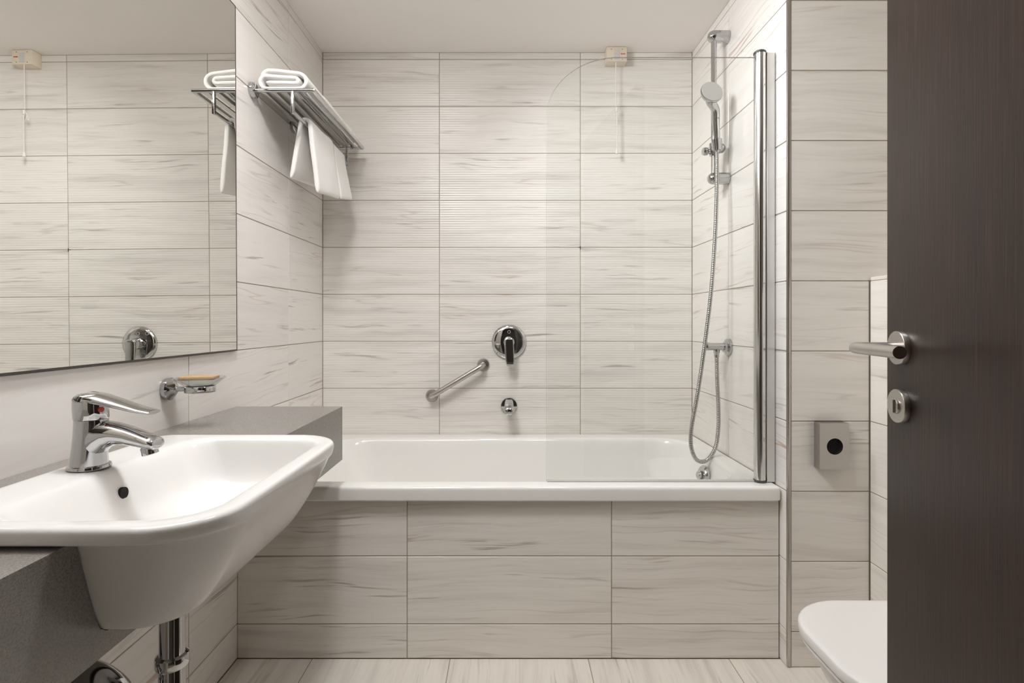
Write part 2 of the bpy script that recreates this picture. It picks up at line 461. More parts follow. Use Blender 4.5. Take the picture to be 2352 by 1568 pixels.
lathe(bm, [(0.0, 0.018), (0.016, 0.019), (0.016, 0.026), (0.012, 0.030), (0.0, 0.031)], (0.690, 1.895, 0.440), (-1, -0.08, 0.16), 20)
finish('overflow_cover', bm, M['chrome'], tub)

# ------------------------------------------------------------------ glass bath screen
scr = thing('bath_screen', 'clear glass bath screen with rounded top corner hinged on a polished post', 'shower screen', (0.76, 1.60, RZ))
gx0, gx1, gz0, gz1, gy = 0.107, 0.742, 0.5115, 1.774, 1.600
poly = [(gx1, gz0), (gx1, gz1)]
rx, rz = 0.215, 0.18
for k in range(0, 25):
    a = PI/2 + (PI/2)*k/24
    poly.append((gx0+rx + rx*math.cos(a), gz1-rz + rz*math.sin(a)))
poly.append((gx0, gz0))
bm = bmesh.new()
n = len(poly)
fa = [bm.verts.new((x, gy-0.003, z)) for x, z in poly]; fb = [bm.verts.new((x, gy+0.003, z)) for x, z in poly]
bm.faces.new(fa); bm.faces.new(list(reversed(fb)))
for i in range(n):
    f = bm.faces.new((fa[i], fb[i], fb[(i+1) % n], fa[(i+1) % n])); f.material_index = 1
finish('glass_pane', bm, [M['glass'], M['glass_edge']], scr, smooth=0)
bm = bmesh.new()
def half_round(z): 
    return [Vector((0.744 + 0.0165*math.cos(a), 1.598 + 0.0165*math.sin(a)*1.1, z)) for a in [2*PI*k/28 for k in range(28)]]
loft(bm, [half_round(z) for z in (RZ+0.008, 1.782)])
finish('hinge_post', bm, M['alu'], scr)
bm = bmesh.new(); lathe(bm, [(0.0165, 0), (0.018, 0.001), (0.018, 0.006), (0.015, 0.009), (0, 0.010)], (0.744, 1.598, 1.782), (0, 0, 1), 28)
finish('post_cap', bm, M['dark_plastic'], scr)
bm = bmesh.new(); lathe(bm, [(0.0165, 0), (0.018, 0.001), (0.018, 0.0085), (0, 0.0085)], (0.744, 1.598, RZ-0.0005), (0, 0, 1), 28)
finish('post_foot', bm, M['dark_plastic'], scr)
bm = bmesh.new()
box(bm, 0.7605, XR(1.6)-0.001, 1.590, 1.612, RZ+0.001, 1.785, 0.0015, 1)
box(bm, 0.7605, 0.7635, 1.5875, 1.590, RZ+0.001, 1.785, 0.0006, 1)
finish('wall_profile', bm, M['alu_satin'], scr)
bm = bmesh.new(); box(bm, gx0+0.002, gx1, gy-0.0045, gy+0.0045, RZ+0.0005, RZ+0.0055, 0.001, 1)
finish('seal_strip', bm, M['seal'], scr)

# ------------------------------------------------------------------ mirror
mir = thing('wall_mirror', 'large frameless wall mirror above the basin reflecting the tiled wall', 'mirror', (XL, 0.85, 0.9015))
def lean(bm):               # the mirror does not hang quite plumb: its foot stands 5 mm further out than its head
    for v in bm.verts:
        if v.co.x > XL+0.004: v.co.x -= (v.co.z-0.9015)*0.0048
bm = bmesh.new(); box(bm, XL+0.0004, XL+0.0085, 0.10, 1.552, 0.9015, 1.8995); lean(bm)
finish('mirror_backing', bm, M['mirror_edge'], mir, smooth=0)
bm = bmesh.new(); box(bm, XL+0.0085, XL+0.0089, 0.1045, 1.5465, 0.9055, 1.8955); lean(bm)
finish('mirror_glass', bm, M['mirror'], mir, smooth=0)

# ------------------------------------------------------------------ countertop
CT, CB, CX = 0.738, 0.583, -0.491
top = thing('countertop', 'thick grey composite vanity counter along the left wall', 'countertop', (-0.65, 0.8, CB))
bm = bmesh.new()
CF = CX - 0.0065
prism(bm, [(XL+0.001, 0.06), (CF, 0.06), (CF, 0.597), (-0.612, 0.597), (-0.612, 1.048), (CF, 1.048), (CF, YP-0.003), (XL+0.001, YP-0.003)], CB, CT)
finish('counter_slab', bm, M['counter'], top, smooth=30)
bm = bmesh.new()        # front panel: cut to the basin's slope above, whole below
poly = [(0.06, CB), (YP-0.003, CB), (YP-0.003, CT), (1.0445, CT), (1.0345, 0.640), (1.024, 0.617), (1.014, 0.610), (0.652, 0.610), (0.642, 0.617), (0.632, 0.636), (0.6035, CT), (0.06, CT)]
va = [bm.verts.new((CX-0.0065, y, z)) for y, z in poly]; vb = [bm.verts.new((CX, y, z)) for y, z in poly]
bm.faces.new(va); bm.faces.new(list(reversed(vb)))
for i in range(len(poly)): bm.faces.new((va[i], vb[i], vb[(i+1) % len(poly)], va[(i+1) % len(poly)]))
finish('front_panel', bm, M['counter'], top, smooth=0)

# ------------------------------------------------------------------ wash basin
bas = thing('wash_basin', 'white ceramic semi-recessed wash basin set into the grey counter', 'basin', (-0.5, 0.82, 0.617))
def bring(xa, xb, ya, yb, rf, rb, z, bow=0.0):
    ring = rrect(xa, xb, ya, yb, (rf, rf, rb, rb), z, 9)
    ym, hw = (ya+yb)/2, (yb-ya)/2
    for p in ring:
        if p.x > (xa+xb)/2: p.x += bow*(1 - ((p.y-ym)/hw)**2)*min(1, (p.x-(xa+xb)/2)/((xb-xa)/2))
    return ring
BZ = 0.7635
rings = [
  bring(-0.565, -0.440, 0.67, 0.985, 0.05, 0.03, 0.6095), bring(-0.592, -0.412, 0.652, 1.014, 0.055, 0.03, 0.6103), bring(-0.597, -0.402, 0.643, 1.022, 0.06, 0.03, 0.6155, 0.004),
  bring(-0.600, -0.370, 0.626, 1.032, 0.070, 0.03, 0.664, 0.006), bring(-0.602, -0.3445, 0.613, 1.038, 0.080, 0.03, 0.712, 0.007), bring(-0.603, -0.335, 0.609, 1.041, 0.083, 0.03, 0.732, 0.007),
  bring(-0.605, -0.3325, 0.606, 1.042, 0.083, 0.03, 0.7390, 0.007),
  bring(-0.684, -0.3315, 0.582, 1.056, 0.084, 0.02, 0.7405, 0.007), bring(-0.688, -0.3305, 0.577, 1.060, 0.084, 0.02, 0.744, 0.007), bring(-0.690, -0.3292, 0.5755, 1.062, 0.084, 0.02, 0.753, 0.007),
  bring(-0.6895, -0.3295, 0.576, 1.0615, 0.083, 0.02, 0.7585, 0.007), bring(-0.687, -0.332, 0.579, 1.059, 0.081, 0.02, 0.7622, 0.007), bring(-0.682, -0.337, 0.585, 1.053, 0.077, 0.02, BZ, 0.007),
  bring(-0.622, -0.354, 0.602, 1.034, 0.066, 0.05, BZ-0.0010, 0.007), bring(-0.613, -0.3585, 0.608, 1.028, 0.062, 0.05, BZ-0.0035, 0.007), bring(-0.606, -0.3615, 0.612, 1.024, 0.06, 0.05, BZ-0.010, 0.007),
  bring(-0.594, -0.367, 0.619, 1.018, 0.055, 0.05, 0.730, 0.006), bring(-0.583, -0.374, 0.627, 1.011, 0.052, 0.05, 0.700, 0.005), bring(-0.574, -0.381, 0.635, 1.004, 0.05, 0.05, 0.685, 0.004), bring(-0.562, -0.391, 0.648, 0.992, 0.05, 0.05, 0.676, 0.003),
  bring(-0.545, -0.408, 0.672, 0.968, 0.05, 0.05, 0.672), bring(-0.525, -0.45, 0.75, 0.89, 0.035, 0.035, 0.667), bring(-0.515, -0.472, 0.797, 0.840, 0.0214, 0.0214, 0.6655)]
bm = bmesh.new(); loft(bm, rings)
bowl = finish('bowl', bm, M['ceramic'], bas); subsurf(bowl, 2)
bm = bmesh.new()
lathe(bm, [(0.0, 0.0), (0.0088, 0.0), (0.0088, 0.005), (0.0, 0.005)], (-0.5945, 0.818, 0.724), (1, 0, 0.06), 24)
finish('overflow_hole', bm, M['black'], bas)
bm = bmesh.new()
lathe(bm, [(0.0, 0.0), (0.021, 0.0), (0.021, 0.003), (0.018, 0.006), (0.0, 0.008)], (-0.493, 0.8185, 0.665), (0, 0, 1), 24)
finish('drain_plug', bm, M['chrome'], bas)

# basin tap
TX, TY, TZ = -0.643, 0.8175, BZ-0.0004
tap = thing('basin_mixer_tap', 'chrome single-lever mixer tap on the deck of the wash basin', 'tap', (TX, TY, TZ))
bm = bmesh.new(); lathe(bm, [(0.0275, 0.0), (0.0285, 0.0015), (0.0275, 0.005), (0.025, 0.006), (0.0, 0.006)], (TX, TY, TZ), (0, 0, 1), 36)
finish('base_ring', bm, M['chrome'], tap)
def ell(cx, cz, rx_, ry_, z, n=36):
    return [Vector((TX+cx+rx_*math.cos(2*PI*k/n), TY+ry_*math.sin(2*PI*k/n), TZ+z)) for k in range(n)]
bm = bmesh.new()
loft(bm, [ell(0.0, 0, 0.0245, 0.0245, 0.005), ell(0.0, 0, 0.0240, 0.0235, 0.015), ell(0.001, 0, 0.0228, 0.0222, 0.032), ell(0.002, 0, 0.0222, 0.0212, 0.050), ell(0.003, 0, 0.0225, 0.0210, 0.066), ell(0.003, 0, 0.0222, 0.0210, 0.074)])
body = finish('tap_body', bm, M['chrome'], tap)
def vring(x, z, ry_, rz_, n=28, tilt=0.0):
    return [Vector((TX+x + math.sin(tilt)*rz_*math.sin(2*PI*k/n), TY+ry_*math.cos(2*PI*k/n), TZ+z+math.cos(tilt)*rz_*math.sin(2*PI*k/n))) for k in range(n)]
bm = bmesh.new()
loft(bm, [vring(-0.004, 0.040, 0.0185, 0.033), vring(0.012, 0.042, 0.0208, 0.0315), vring(0.021, 0.0465, 0.0208, 0.0262), vring(0.030, 0.0510, 0.0204, 0.0205), vring(0.043, 0.0525, 0.0198, 0.0168), vring(0.062, 0.0490, 0.0190, 0.0145), vring(0.082, 0.0428, 0.0182, 0.0125), vring(0.096, 0.0388, 0.0178, 0.0110), vring(0.1035, 0.0370, 0.0166, 0.0092), vring(0.106, 0.0362, 0.0135, 0.0060)])
finish('spout', bm, M['chrome'], tap)
bm = bmesh.new(); lathe(bm, [(0.0105, 0), (0.0115, 0.002), (0.0115, 0.012), (0.0095, 0.013), (0.0, 0.0125)], (TX+0.0905, TY, TZ+0.0325), (0.25, 0, -1), 24)
finish('aerator', bm, M['chrome'], tap)
bm = bmesh.new()
loft(bm, [ell(0.003, 0, 0.0226, 0.0214, 0.0750), ell(0.003, 0, 0.0232, 0.0220, 0.0765), ell(0.002, 0, 0.0232, 0.0222, 0.092), ell(0.002, 0, 0.0230, 0.0222, 0.102), ell(0.002, 0, 0.0215, 0.0210, 0.1085), ell(0.003, 0, 0.0175, 0.017, 0.1125), ell(0.004, 0, 0.010, 0.010, 0.114)])
cap_ = finish('lever_hub', bm, M['chrome'], tap)
bm = bmesh.new()
loft(bm, [vring(-0.014, 0.1045, 0.016, 0.0070), vring(0.002, 0.1070, 0.0212, 0.0090), vring(0.022, 0.1040, 0.0212, 0.0085), vring(0.042, 0.0985, 0.0198, 0.0072), vring(0.064, 0.0922, 0.0178, 0.0058), vring(0.082, 0.0875, 0.0164, 0.0046), vring(0.096, 0.0850, 0.0154, 0.0040), vring(0.0995, 0.0845, 0.0142, 0.0030)])
finish('lever', bm, M['chrome'], cap_)
bm = bmesh.new(); lathe(bm, [(0.0, 0), (0.0042, 0), (0.0042, 0.002), (0.0, 0.0028)], (TX+0.0235, TY-0.0080, TZ+0.090), (1, -0.35, 0.0), 16)
finish('hot_mark', bm, M['red'], cap_)

# waste pipework under the basin
PX, PY = -0.5165, 0.8175
dp = thing('drain_pipe', 'chrome waste pipe with trap below the wash basin', 'pipe', (PX, PY, 0))
bm = bmesh.new(); lathe(bm, [(0.0165, 0.30), (0.0185, 0.30), (0.0185, 0.478), (0.0175, 0.480), (0.0175, 0.6094), (0.0, 0.6094)], (PX, PY, 0), (0, 0, 1), 32)
finish('tailpiece', bm, M['chrome'], dp)
bm = bmesh.new(); lathe(bm, [(0.018, 0.462), (0.0225, 0.462), (0.0235, 0.4645), (0.0235, 0.474), (0.0225, 0.478), (0.018, 0.4805)], (PX, PY, 0), (0, 0, 1), 32)
finish('collar', bm, M['chrome'], dp)
bm = bmesh.new(); lathe(bm, [(0.0, 0.20), (0.026, 0.20), (0.031, 0.206), (0.032, 0.29), (0.030, 0.298), (0.024, 0.305), (0.0, 0.305)], (PX, PY, 0), (0, 0, 1), 32)
finish('trap_cup', bm, M['chrome'], dp)
bm = bmesh.new()
pts = [(PX-0.028, PY, 0.262), (PX-0.08, PY, 0.262), (PX-0.13, PY, 0.262), (XL+0.012, PY, 0.262)]
tube(bm, pts, 0.016, 24)
finish('outlet_pipe', bm, M['chrome'], dp)
bm = bmesh.new(); lathe(bm, [(0.017, 0), (0.034, 0.0), (0.033, 0.004), (0.017, 0.010)], (XL+0.0005, PY, 0.262), (1, 0, 0), 28)
finish('wall_flange', bm, M['chrome'], dp)

# second chrome fitting: bent supply elbow with a flared rim, nearer to the camera
el = thing('pipe_elbow', 'fat chrome pipe bend with a rolled collar below the grey counter', 'pipe', (-0.70, 0.66, 0.40))
bm = bmesh.new()
cx_, cz_ = -0.600, 0.405
path = [(XL+0.004, 0.800, 0.464), (-0.72, 0.795, 0.464), (-0.66, 0.786, 0.464), (-0.618, 0.778, 0.462), (-0.584, 0.773, 0.446), (-0.565, 0.771, 0.414), (-0.561, 0.770, 0.36), (-0.561, 0.770, 0.28), (-0.561, 0.770, 0.19)]
tube(bm, smooth_path(path, 6), 0.0295, 32)
finish('bend', bm, M['chrome'], el)
bm = bmesh.new()
u_ = Vector((0.42, -0.04, -0.90)).normalized()
lathe(bm, [(0.029, -0.006), (0.033, -0.006), (0.0345, -0.003), (0.0345, 0.003), (0.033, 0.006), (0.029, 0.006)], (-0.5725, 0.7718, 0.431), u_, 32)
finish('collar', bm, M['chrome'], el)
bm = bmesh.new(); lathe(bm, [(0.030, 0), (0.047, 0.0), (0.045, 0.005), (0.030, 0.012)], (XL+0.0005, 0.800, 0.464), (1, 0, 0), 28)
finish('wall_flange', bm, M['chrome'], el)
bm = bmesh.new(); lathe(bm, [(0.030, 0), (0.047, 0.0), (0.045, 0.005), (0.030, 0.012)], (-0.561, 0.770, 0.0), (0, 0, 1), 28)
lathe(bm, [(0.0290, 0.01), (0.0290, 0.195)], (-0.561, 0.770, 0.0), (0, 0, 1), 28, False, False)
finish('floor_flange', bm, M['chrome'], el)

# ------------------------------------------------------------------ soap dish on the left wall
SY, SZ = 1.246, 0.829
sd = thing('soap_dish', 'chrome soap dish holder with clear glass bowl on the left wall', 'soap dish', (XL, SY, SZ))
bm = bmesh.new(); lathe(bm, [(0.0255, 0.0), (0.0262, 0.002), (0.0262, 0.010), (0.0245, 0.012), (0.0120, 0.0205), (0.0075, 0.0235), (0.0, 0.0235)], (XL+0.0005, SY, SZ), (1, 0, 0), 36)
finish('rosette', bm, M['chrome'], sd)
bm = bmesh.new(); lathe(bm, [(0.0058, 0.020), (0.0058, 0.050), (0.0, 0.050)], (XL, SY, SZ), (1, 0, 0), 20)
finish('arm', bm, M['chrome'], sd)
HX = XL + 0.078
bm = bmesh.new(); seg = 44
prof = [(0.0300, -0.0070), (0.0318, -0.0070), (0.0325, -0.0060), (0.0325, 0.0060), (0.0318, 0.0070), (0.0300, 0.0070)]
rings = [[Vector((HX + r*math.cos(2*PI*k/seg), SY + r*math.sin(2*PI*k/seg), SZ + h)) for r, h in prof] for k in range(seg)]
loft(bm, rings, closed=True)
finish('ring_holder', bm, M['chrome'], sd)
bm = bmesh.new()
lathe(bm, [(0.0, -0.004), (0.0295, -0.004), (0.0298, 0.006), (0.040, 0.014), (0.0535, 0.0245), (0.0550, 0.0268), (0.0530, 0.0272), (0.0385, 0.0168), (0.027, 0.0100), (0.0, 0.0095)], (HX, SY, SZ), (0, 0, 1), 44, False, False)
finish('glass_bowl', bm, M['glass_dish'], sd)
bm = bmesh.new()
box(bm, -0.037, 0.037, -0.025, 0.025, 0, 0.008, 0.0018, 2, mtx=Matrix.Translation((HX-0.002, SY, SZ+0.0225)) @ Matrix.Rotation(math.radians(14), 4, 'Z'))
tag(finish('soap_bar', bm, M['soap'], None, origin=(HX-0.002, SY, SZ+0.0225)), 'flat tan bar of soap lying in the glass dish', 'soap')

# ------------------------------------------------------------------ bath mixer, spout, grab bar
MX, MZ = -0.0060, 0.899
mx_ = thing('bath_mixer', 'round chrome bath mixer plate with a downward lever on the back wall', 'mixer', (MX, YB, MZ))
D = (0, -1, 0)
bm = bmesh.new(); lathe(bm, [(0.0735, 0.0), (0.0735, 0.004), (0.071, 0.0085), (0.055, 0.0120), (0.03, 0.0140), (0.0, 0.0145)], (MX, YB-0.0002, MZ), D, 64)
plate = finish('wall_plate', bm, M['chrome'], mx_, smooth=50)
bm = bmesh.new(); lathe(bm, [(0.0240, 0.012), (0.0235, 0.040), (0.0205, 0.050), (0.012, 0.056), (0.0, 0.057)], (MX, YB, MZ), D, 36)
finish('lever_hub', bm, M['chrome'], mx_)
def lr(t, z, hw, th, y):
    out = []
    for k in range(32):
        a = 2*PI*k/32; c_, s_ = math.cos(a), math.sin(a)
        out.append(Vector((MX+t+hw*math.copysign(abs(c_)**0.45, c_), y + th*math.copysign(abs(s_)**0.28, s_), MZ+z)))
    return out
bm = bmesh.new()
loft(bm, [lr(0, 0.0190, 0.011, 0.004, YB-0.058), lr(0, 0.0160, 0.0150, 0.0065, YB-0.058), lr(0, 0.008, 0.0190, 0.0075, YB-0.058), lr(0.0, -0.010, 0.0198, 0.0075, YB-0.0575), lr(0.002, -0.040, 0.0190, 0.007, YB-0.057), lr(0.004, -0.074, 0.0180, 0.0065, YB-0.0562), lr(0.0045, -0.089, 0.0165, 0.006, YB-0.0558), lr(0.0045, -0.098, 0.0125, 0.005, YB-0.0555), lr(0.0045, -0.102, 0.006, 0.003, YB-0.0555)])
finish('lever', bm, M['chrome'], mx_)
for dx, dz in ((0.000, 0.043), (-0.038, 0.043)):
    bm = bmesh.new()
    lathe(bm, [(0.0055, 0.0105), (0.0068, 0.0105), (0.0068, 0.0142), (0.0055, 0.0142)], (MX+dx, YB, MZ+dz), D, 20, False, False)
    finish('spray_symbol', bm, M['seal'], plate)

SPZ = 0.6275
sp_ = thing('bath_spout', 'short chrome bath spout on a round flange below the mixer', 'spout', (MX, YB, SPZ))
bm = bmesh.new(); lathe(bm, [(0.0355, 0.0), (0.0355, 0.004), (0.033, 0.007), (0.0, 0.008)], (MX, YB-0.0002, SPZ), D, 40)
finish('flange', bm, M['chrome'], sp_)
def sr(y, zc, hw, hh, top=0.6):
    out = []
    for k in range(28):
        a = 2*PI*k/28; c_, s_ = math.cos(a), math.sin(a)
        out.append(Vector((MX + hw*math.copysign(abs(c_)**0.5, c_), YB - y, SPZ + zc + hh*math.copysign(abs(s_)**0.6, s_))))
    return out
bm = bmesh.new()
loft(bm, [sr(0.006, 0.012, 0.0185, 0.018), sr(0.04, 0.008, 0.019, 0.018), sr(0.07, 0.000, 0.0195, 0.018), sr(0.088, -0.006, 0.019, 0.0165), sr(0.096, -0.009, 0.0165, 0.0135), sr(0.099, -0.010, 0.010, 0.008)])
finish('spout_body', bm, M['chrome'], sp_)
bm = bmesh.new(); lathe(bm, [(0.010, 0), (0.0115, 0.001), (0.0115, 0.006), (0.0, 0.006)], (MX, YB-0.078, SPZ-0.018), (0, -0.3, -1), 20)
finish('aerator', bm, M['dark_plastic'], sp_)

gb = thing('grab_bar', 'slanted brushed steel grab bar on the back wall beside the mixer', 'grab bar', (-0.225, YB, 0.735))
ga, gb_ = Vector((-0.3335, YB, 0.671)), Vector((-0.1155, YB, 0.8025))
dv = (gb_-ga).normalized()
for p in (ga, gb_):
    bm = bmesh.new(); lathe(bm, [(0.0262, 0.0), (0.0262, 0.004), (0.024, 0.007), (0.0125, 0.009), (0.0, 0.009)], (p.x, YB-0.0002, p.z), D, 36)
    finish('flange', bm, M['steel'], gb)
so = Vector((0, -0.047, 0))
pts = [ga+Vector((0, -0.005, 0)), ga+so*0.55, ga+so*0.85+dv*0.006, ga+so+dv*0.022]
pts2 = [gb_+so-dv*0.022, gb_+so*0.85-dv*0.006, gb_+so*0.55, gb_+Vector((0, -0.005, 0))]
bm = bmesh.new(); tube(bm, smooth_path(pts, 6)[:-1] + [ga+so+dv*0.03+dv*k*0.03 for k in range(7) if 0.03+k*0.03 < (gb_-ga).length-0.03] + smooth_path(pts2, 6), 0.0112, 24)
finish('bar', bm, M['steel'], gb)

# grout chips left by tile spacers
for px_, pz_ in ((0.297, 1.3015),):
    bm = bmesh.new()
    box(bm, px_-0.010, px_+0.0012, YB-0.0006, YB+0.0015, pz_-0.0012, pz_+0.0012); box(bm, px_-0.0014, px_+0.0014, YB-0.0007, YB+0.0015, pz_-0.008, pz_+0.006)
    o = finish('grout_chip', bm, M['grout_dark'], wall_back, smooth=0)

bm = bmesh.new(); box(bm, 0.315, 0.513, YP-0.0012, YP+0.001, 0.4628, 0.4648)
finish('grout_gap', bm, M['grout_dark'], wall_bath, smooth=0)

# ------------------------------------------------------------------ pull-cord switch
ps = thing('pull_cord_switch', 'cream ceiling pull-cord switch box high on the back wall', 'switch', (0.443, YB-0.024, 2.07))
bm = bmesh.new(); box(bm, 0.401, 0.4855, 2.232, YB-0.0005, 2.070, HC-0.0005, 0.0022, 2)
finish('housing', bm, M['cream'], ps)
bm = bmesh.new(); box(bm, 0.4335, 0.4545, 2.2300, 2.2325, 2.078, 2.117, 0.001, 1)
finish('indicator_window', bm, M['seal'], ps)
bm = bmesh.new()
for k, ww in enumerate((0.0045, 0.0035, 0.0045)): box(bm, 0.4605+k*0.0060, 0.4605+k*0.0060+ww, 2.2312, 2.2325, 2.0985, 2.1030)
finish('red_lettering', bm, M['red'], ps, smooth=0)
for sx, sz in ((0.4205, 2.120), (0.466, 2.120), (0.4205, 2.078), (0.466, 2.078)):
    bm = bmesh.new(); lathe(bm, [(0.0016, 0), (0.0016, 0.0012), (0, 0.0014)], (sx, 2.2323, sz), D, 10); finish('screw', bm, M['dark_plastic'], ps)
CY_ = 2.240
bm = bmesh.new(); tube(bm, [(0.441, CY_, 2.072), (0.4405, CY_, 2.0), (0.440, CY_, 1.885)], 0.0019, 8)
cordA = finish('cord', bm, M['cord'], ps)
bm = bmesh.new(); lathe(bm, [(0.0, 0), (0.0042, 0.001), (0.0046, 0.006), (0.0042, 0.020), (0.0, 0.022)], (0.445, CY_, 1.862), (0, 0, 1), 14)
finish('connector', bm, M['cord'], ps)
bm = bmesh.new(); tube(bm, smooth_path([(0.440, CY_, 1.888), (0.447, CY_-0.002, 1.892), (0.452, CY_-0.004, 1.902), (0.4495, CY_-0.002, 1.911), (0.446, CY_-0.001, 1.903)], 5), 0.0012, 8)
tube(bm, smooth_path([(0.441, CY_, 1.880), (0.432, CY_-0.003, 1.868), (0.421, CY_-0.004, 1.846), (0.4225, CY_-0.004, 1.835), (0.428, CY_-0.003, 1.850), (0.4305, CY_-0.002, 1.862), (0.4345, CY_-0.002, 1.836)], 5), 0.0012, 8)
finish('cord_loops', bm, M['cord'], ps)
bm = bmesh.new(); tube(bm, [(0.4455, CY_, 1.864), (0.4455, CY_, 1.78), (0.4455, CY_, 1.703)], 0.0019, 8)
finish('lower_cord', bm, M['cord'], ps)
bm = bmesh.new(); lathe(bm, [(0.0, 0.0), (0.0050, 0.001), (0.0062, 0.006), (0.0046, 0.014), (0.002, 0.020), (0.0, 0.021)], (0.4455, CY_, 1.686), (0, 0, 1), 16)
finish('cord_pull', bm, M['cord'], ps)

# ------------------------------------------------------------------ towel rack and towels
RY0, RY1, RX0, RX1, RZ_ = 1.655, 2.205, XL, -0.607, 1.700
tr = thing('towel_rack', 'chrome slatted towel rack with a lower rail on the left wall', 'towel rack', (-0.70, 1.93, 1.63))
for yy in (RY0, RY1):
    bm = bmesh.new(); tube(bm, [(XL+0.010, yy, RZ_), (RX1, yy, RZ_)], 0.0062, 16); finish('end_bar', bm, M['chrome'], tr)
for yy in (RY0, 1.965):
    bm = bmesh.new(); lathe(bm, [(0.024, 0), (0.0245, 0.002), (0.0245, 0.011), (0.022, 0.013), (0, 0.013)], (XL+0.0005, yy, RZ_ - (0.0 if yy < 1.8 else -0.0)), (1, 0, 0), 32); finish('rosette', bm, M['chrome'], tr)
xs_ = [-0.772 + 0.033*k for k in range(5)]
for xx in xs_:
    bm = bmesh.new(); box(bm, xx-0.0105, xx+0.0105, RY0+0.004, RY1-0.004, RZ_-0.003, RZ_+0.003, 0.0015, 2); finish('slat', bm, M['alu'], tr)
bm = bmesh.new(); box(bm, RX1-0.010, RX1+0.003, RY0-0.004, RY1+0.006, RZ_-0.006, RZ_+0.006, 0.003, 2); finish('front_bar', bm, M['alu'], tr)
LX, LZ = -0.673, 1.634
for yy in (RY0, RY1):
    bm = bmesh.new(); box(bm, LX-0.0045, LX+0.0045, yy-0.006, yy+0.006, LZ-0.008, RZ_-0.002, 0.0025, 2); finish('hanger', bm, M['chrome'], tr)
bm = bmesh.new(); tube(bm, [(LX, RY0, LZ), (LX, RY1, LZ)], 0.0062, 16); finish('lower_rail', bm, M['chrome'], tr)

def ribbon(bm, path, th, ys, wob=0.0, seed=0, flare=None):
    """a thick cloth strip: path in x,z, swept along y; th thickness"""
    rnd = random.Random(seed); ph = [rnd.uniform(0, 6) for _ in range(4)]
    n = len(path)
    nor = []
    for i in range(n):
        a, b = path[max(i-1, 0)], path[min(i+1, n-1)]
        dx, dz = b[0]-a[0], b[1]-a[1]; L = math.hypot(dx, dz) or 1
        nor.append((-dz/L, dx/L))
    rings = []
    for j, y in enumerate(ys):
        e = min(1.0, 0.25 + 2.0*min(j, len(ys)-1-j)) if True else 1
        t_ = th*(0.72 if j in (0, len(ys)-1) else 1.0)
        A, B = [], []
        for i, (x, z) in enumerate(path):
            s = i/(n-1)
            d = wob*(math.sin(y*23+ph[0]+s*5) + 0.6*math.sin(y*51+ph[1]+s*9) + 0.4*math.sin(s*26+ph[2]+y*14))
            tt = t_*(0.6 if i in (0, n-1) else 1.0)
            yy = y if flare is None else flare(s, y)
            A.append(Vector((x+nor[i][0]*(tt/2)+nor[i][0]*d, yy, z+nor[i][1]*(tt/2)+nor[i][1]*d)))
            B.append(Vector((x-nor[i][0]*(tt/2)+nor[i][0]*d, yy, z-nor[i][1]*(tt/2)+nor[i][1]*d)))
        rings.append(A + list(reversed(B)))
    rv = loft(bm, rings, False, False)
    for r in (rv[0], rv[-1]):
        for i in range(n-1): bm.faces.new((r[i], r[i+1], r[2*n-2-i], r[2*n-1-i]))

def arc(cx, cz, r, a0, a1, n=8, sq=1.0):
    return [(cx + r*math.cos(math.radians(a0+(a1-a0)*k/n)), cz + sq*r*math.sin(math.radians(a0+(a1-a0)*k/n))) for k in range(n+1)]
def seg2(a, b, n=6): return [(a[0]+(b[0]-a[0])*k/n, a[1]+(b[1]-a[1])*k/n) for k in range(n)]
z0_ = RZ_ + 0.0045
cxm = -0.712
T = 0.0134
path = (seg2((cxm-0.052, z0_+0.026), (cxm+0.040, z0_+0.025), 8) + arc(cxm+0.040, z0_+0.0335, 0.0085, -90, 90, 6) + seg2((cxm+0.036, z0_+0.0425), (cxm-0.048, z0_+0.0470), 8)
        + arc(cxm-0.050, z0_+0.0285, 0.0195, 92, 260, 8) + seg2((cxm-0.045, z0_+0.0090), (cxm+0.050, z0_+0.0085), 8) + arc(cxm+0.050, z0_+0.0320, 0.0235, -88, 70, 10)
        + seg2((cxm+0.052, z0_+0.0565), (cxm-0.030, z0_+0.0655), 8) + arc(cxm-0.042, z0_+0.0440, 0.0215, 80, 190, 7))
bm = bmesh.new()
ribbon(bm, path, T, [1.668, 1.672] + [1.672+0.525*k/24 for k in range(1, 24)] + [2.193, 2.197], 0.0009, 3)
o = finish('bath_towel', bm, M['towel'], None, smooth=180, origin=(cxm, 1.93, RZ_+0.004)); subsurf(o, 1)
tag(o, 'thick white bath towel folded on top of the chrome rack', 'towel')

def hang(name, ya, yb, xb_, zb, xf, zf, th, seed, label, spread=0.0, zslope=0.0):
    r = 0.0062 + th/2 + 0.0005
    p = [(xb_, zb)]
    back_top = (LX-r, LZ)
    for k in range(1, 8): 
        t = k/8; p.append((xb_ + (back_top[0]-xb_)*t**0.8, zb + (LZ-zb)*t))
    p += arc(LX, LZ, r, 180, 0, 8)
    for k in range(1, 11):
        t = k/10; p.append((LX+r + (xf-LX-r)*t**1.1, LZ + (zf-LZ)*t))
    bm = bmesh.new()
    ym = (ya+yb)/2
    fl = lambda s, y: ym + (y-ym)*(1 + spread*max(0, (s-0.5)*2)) + 0.010*max(0, (s-0.55))*2
    ribbon(bm, p, th, [ya, ya+0.003] + [ya+(yb-ya)*k/10 for k in range(1, 10)] + [yb-0.003, yb], 0.0012, seed, fl)
    for v in bm.verts:
        if v.co.z < LZ: v.co.z += zslope*(v.co.y-ya)*min(1.0, (LZ-v.co.z)/0.2)
    o = finish(name, bm, M['towel'], None, smooth=180, origin=(LX, ym, LZ)); subsurf(o, 1)
    return tag(o, label, 'towel')
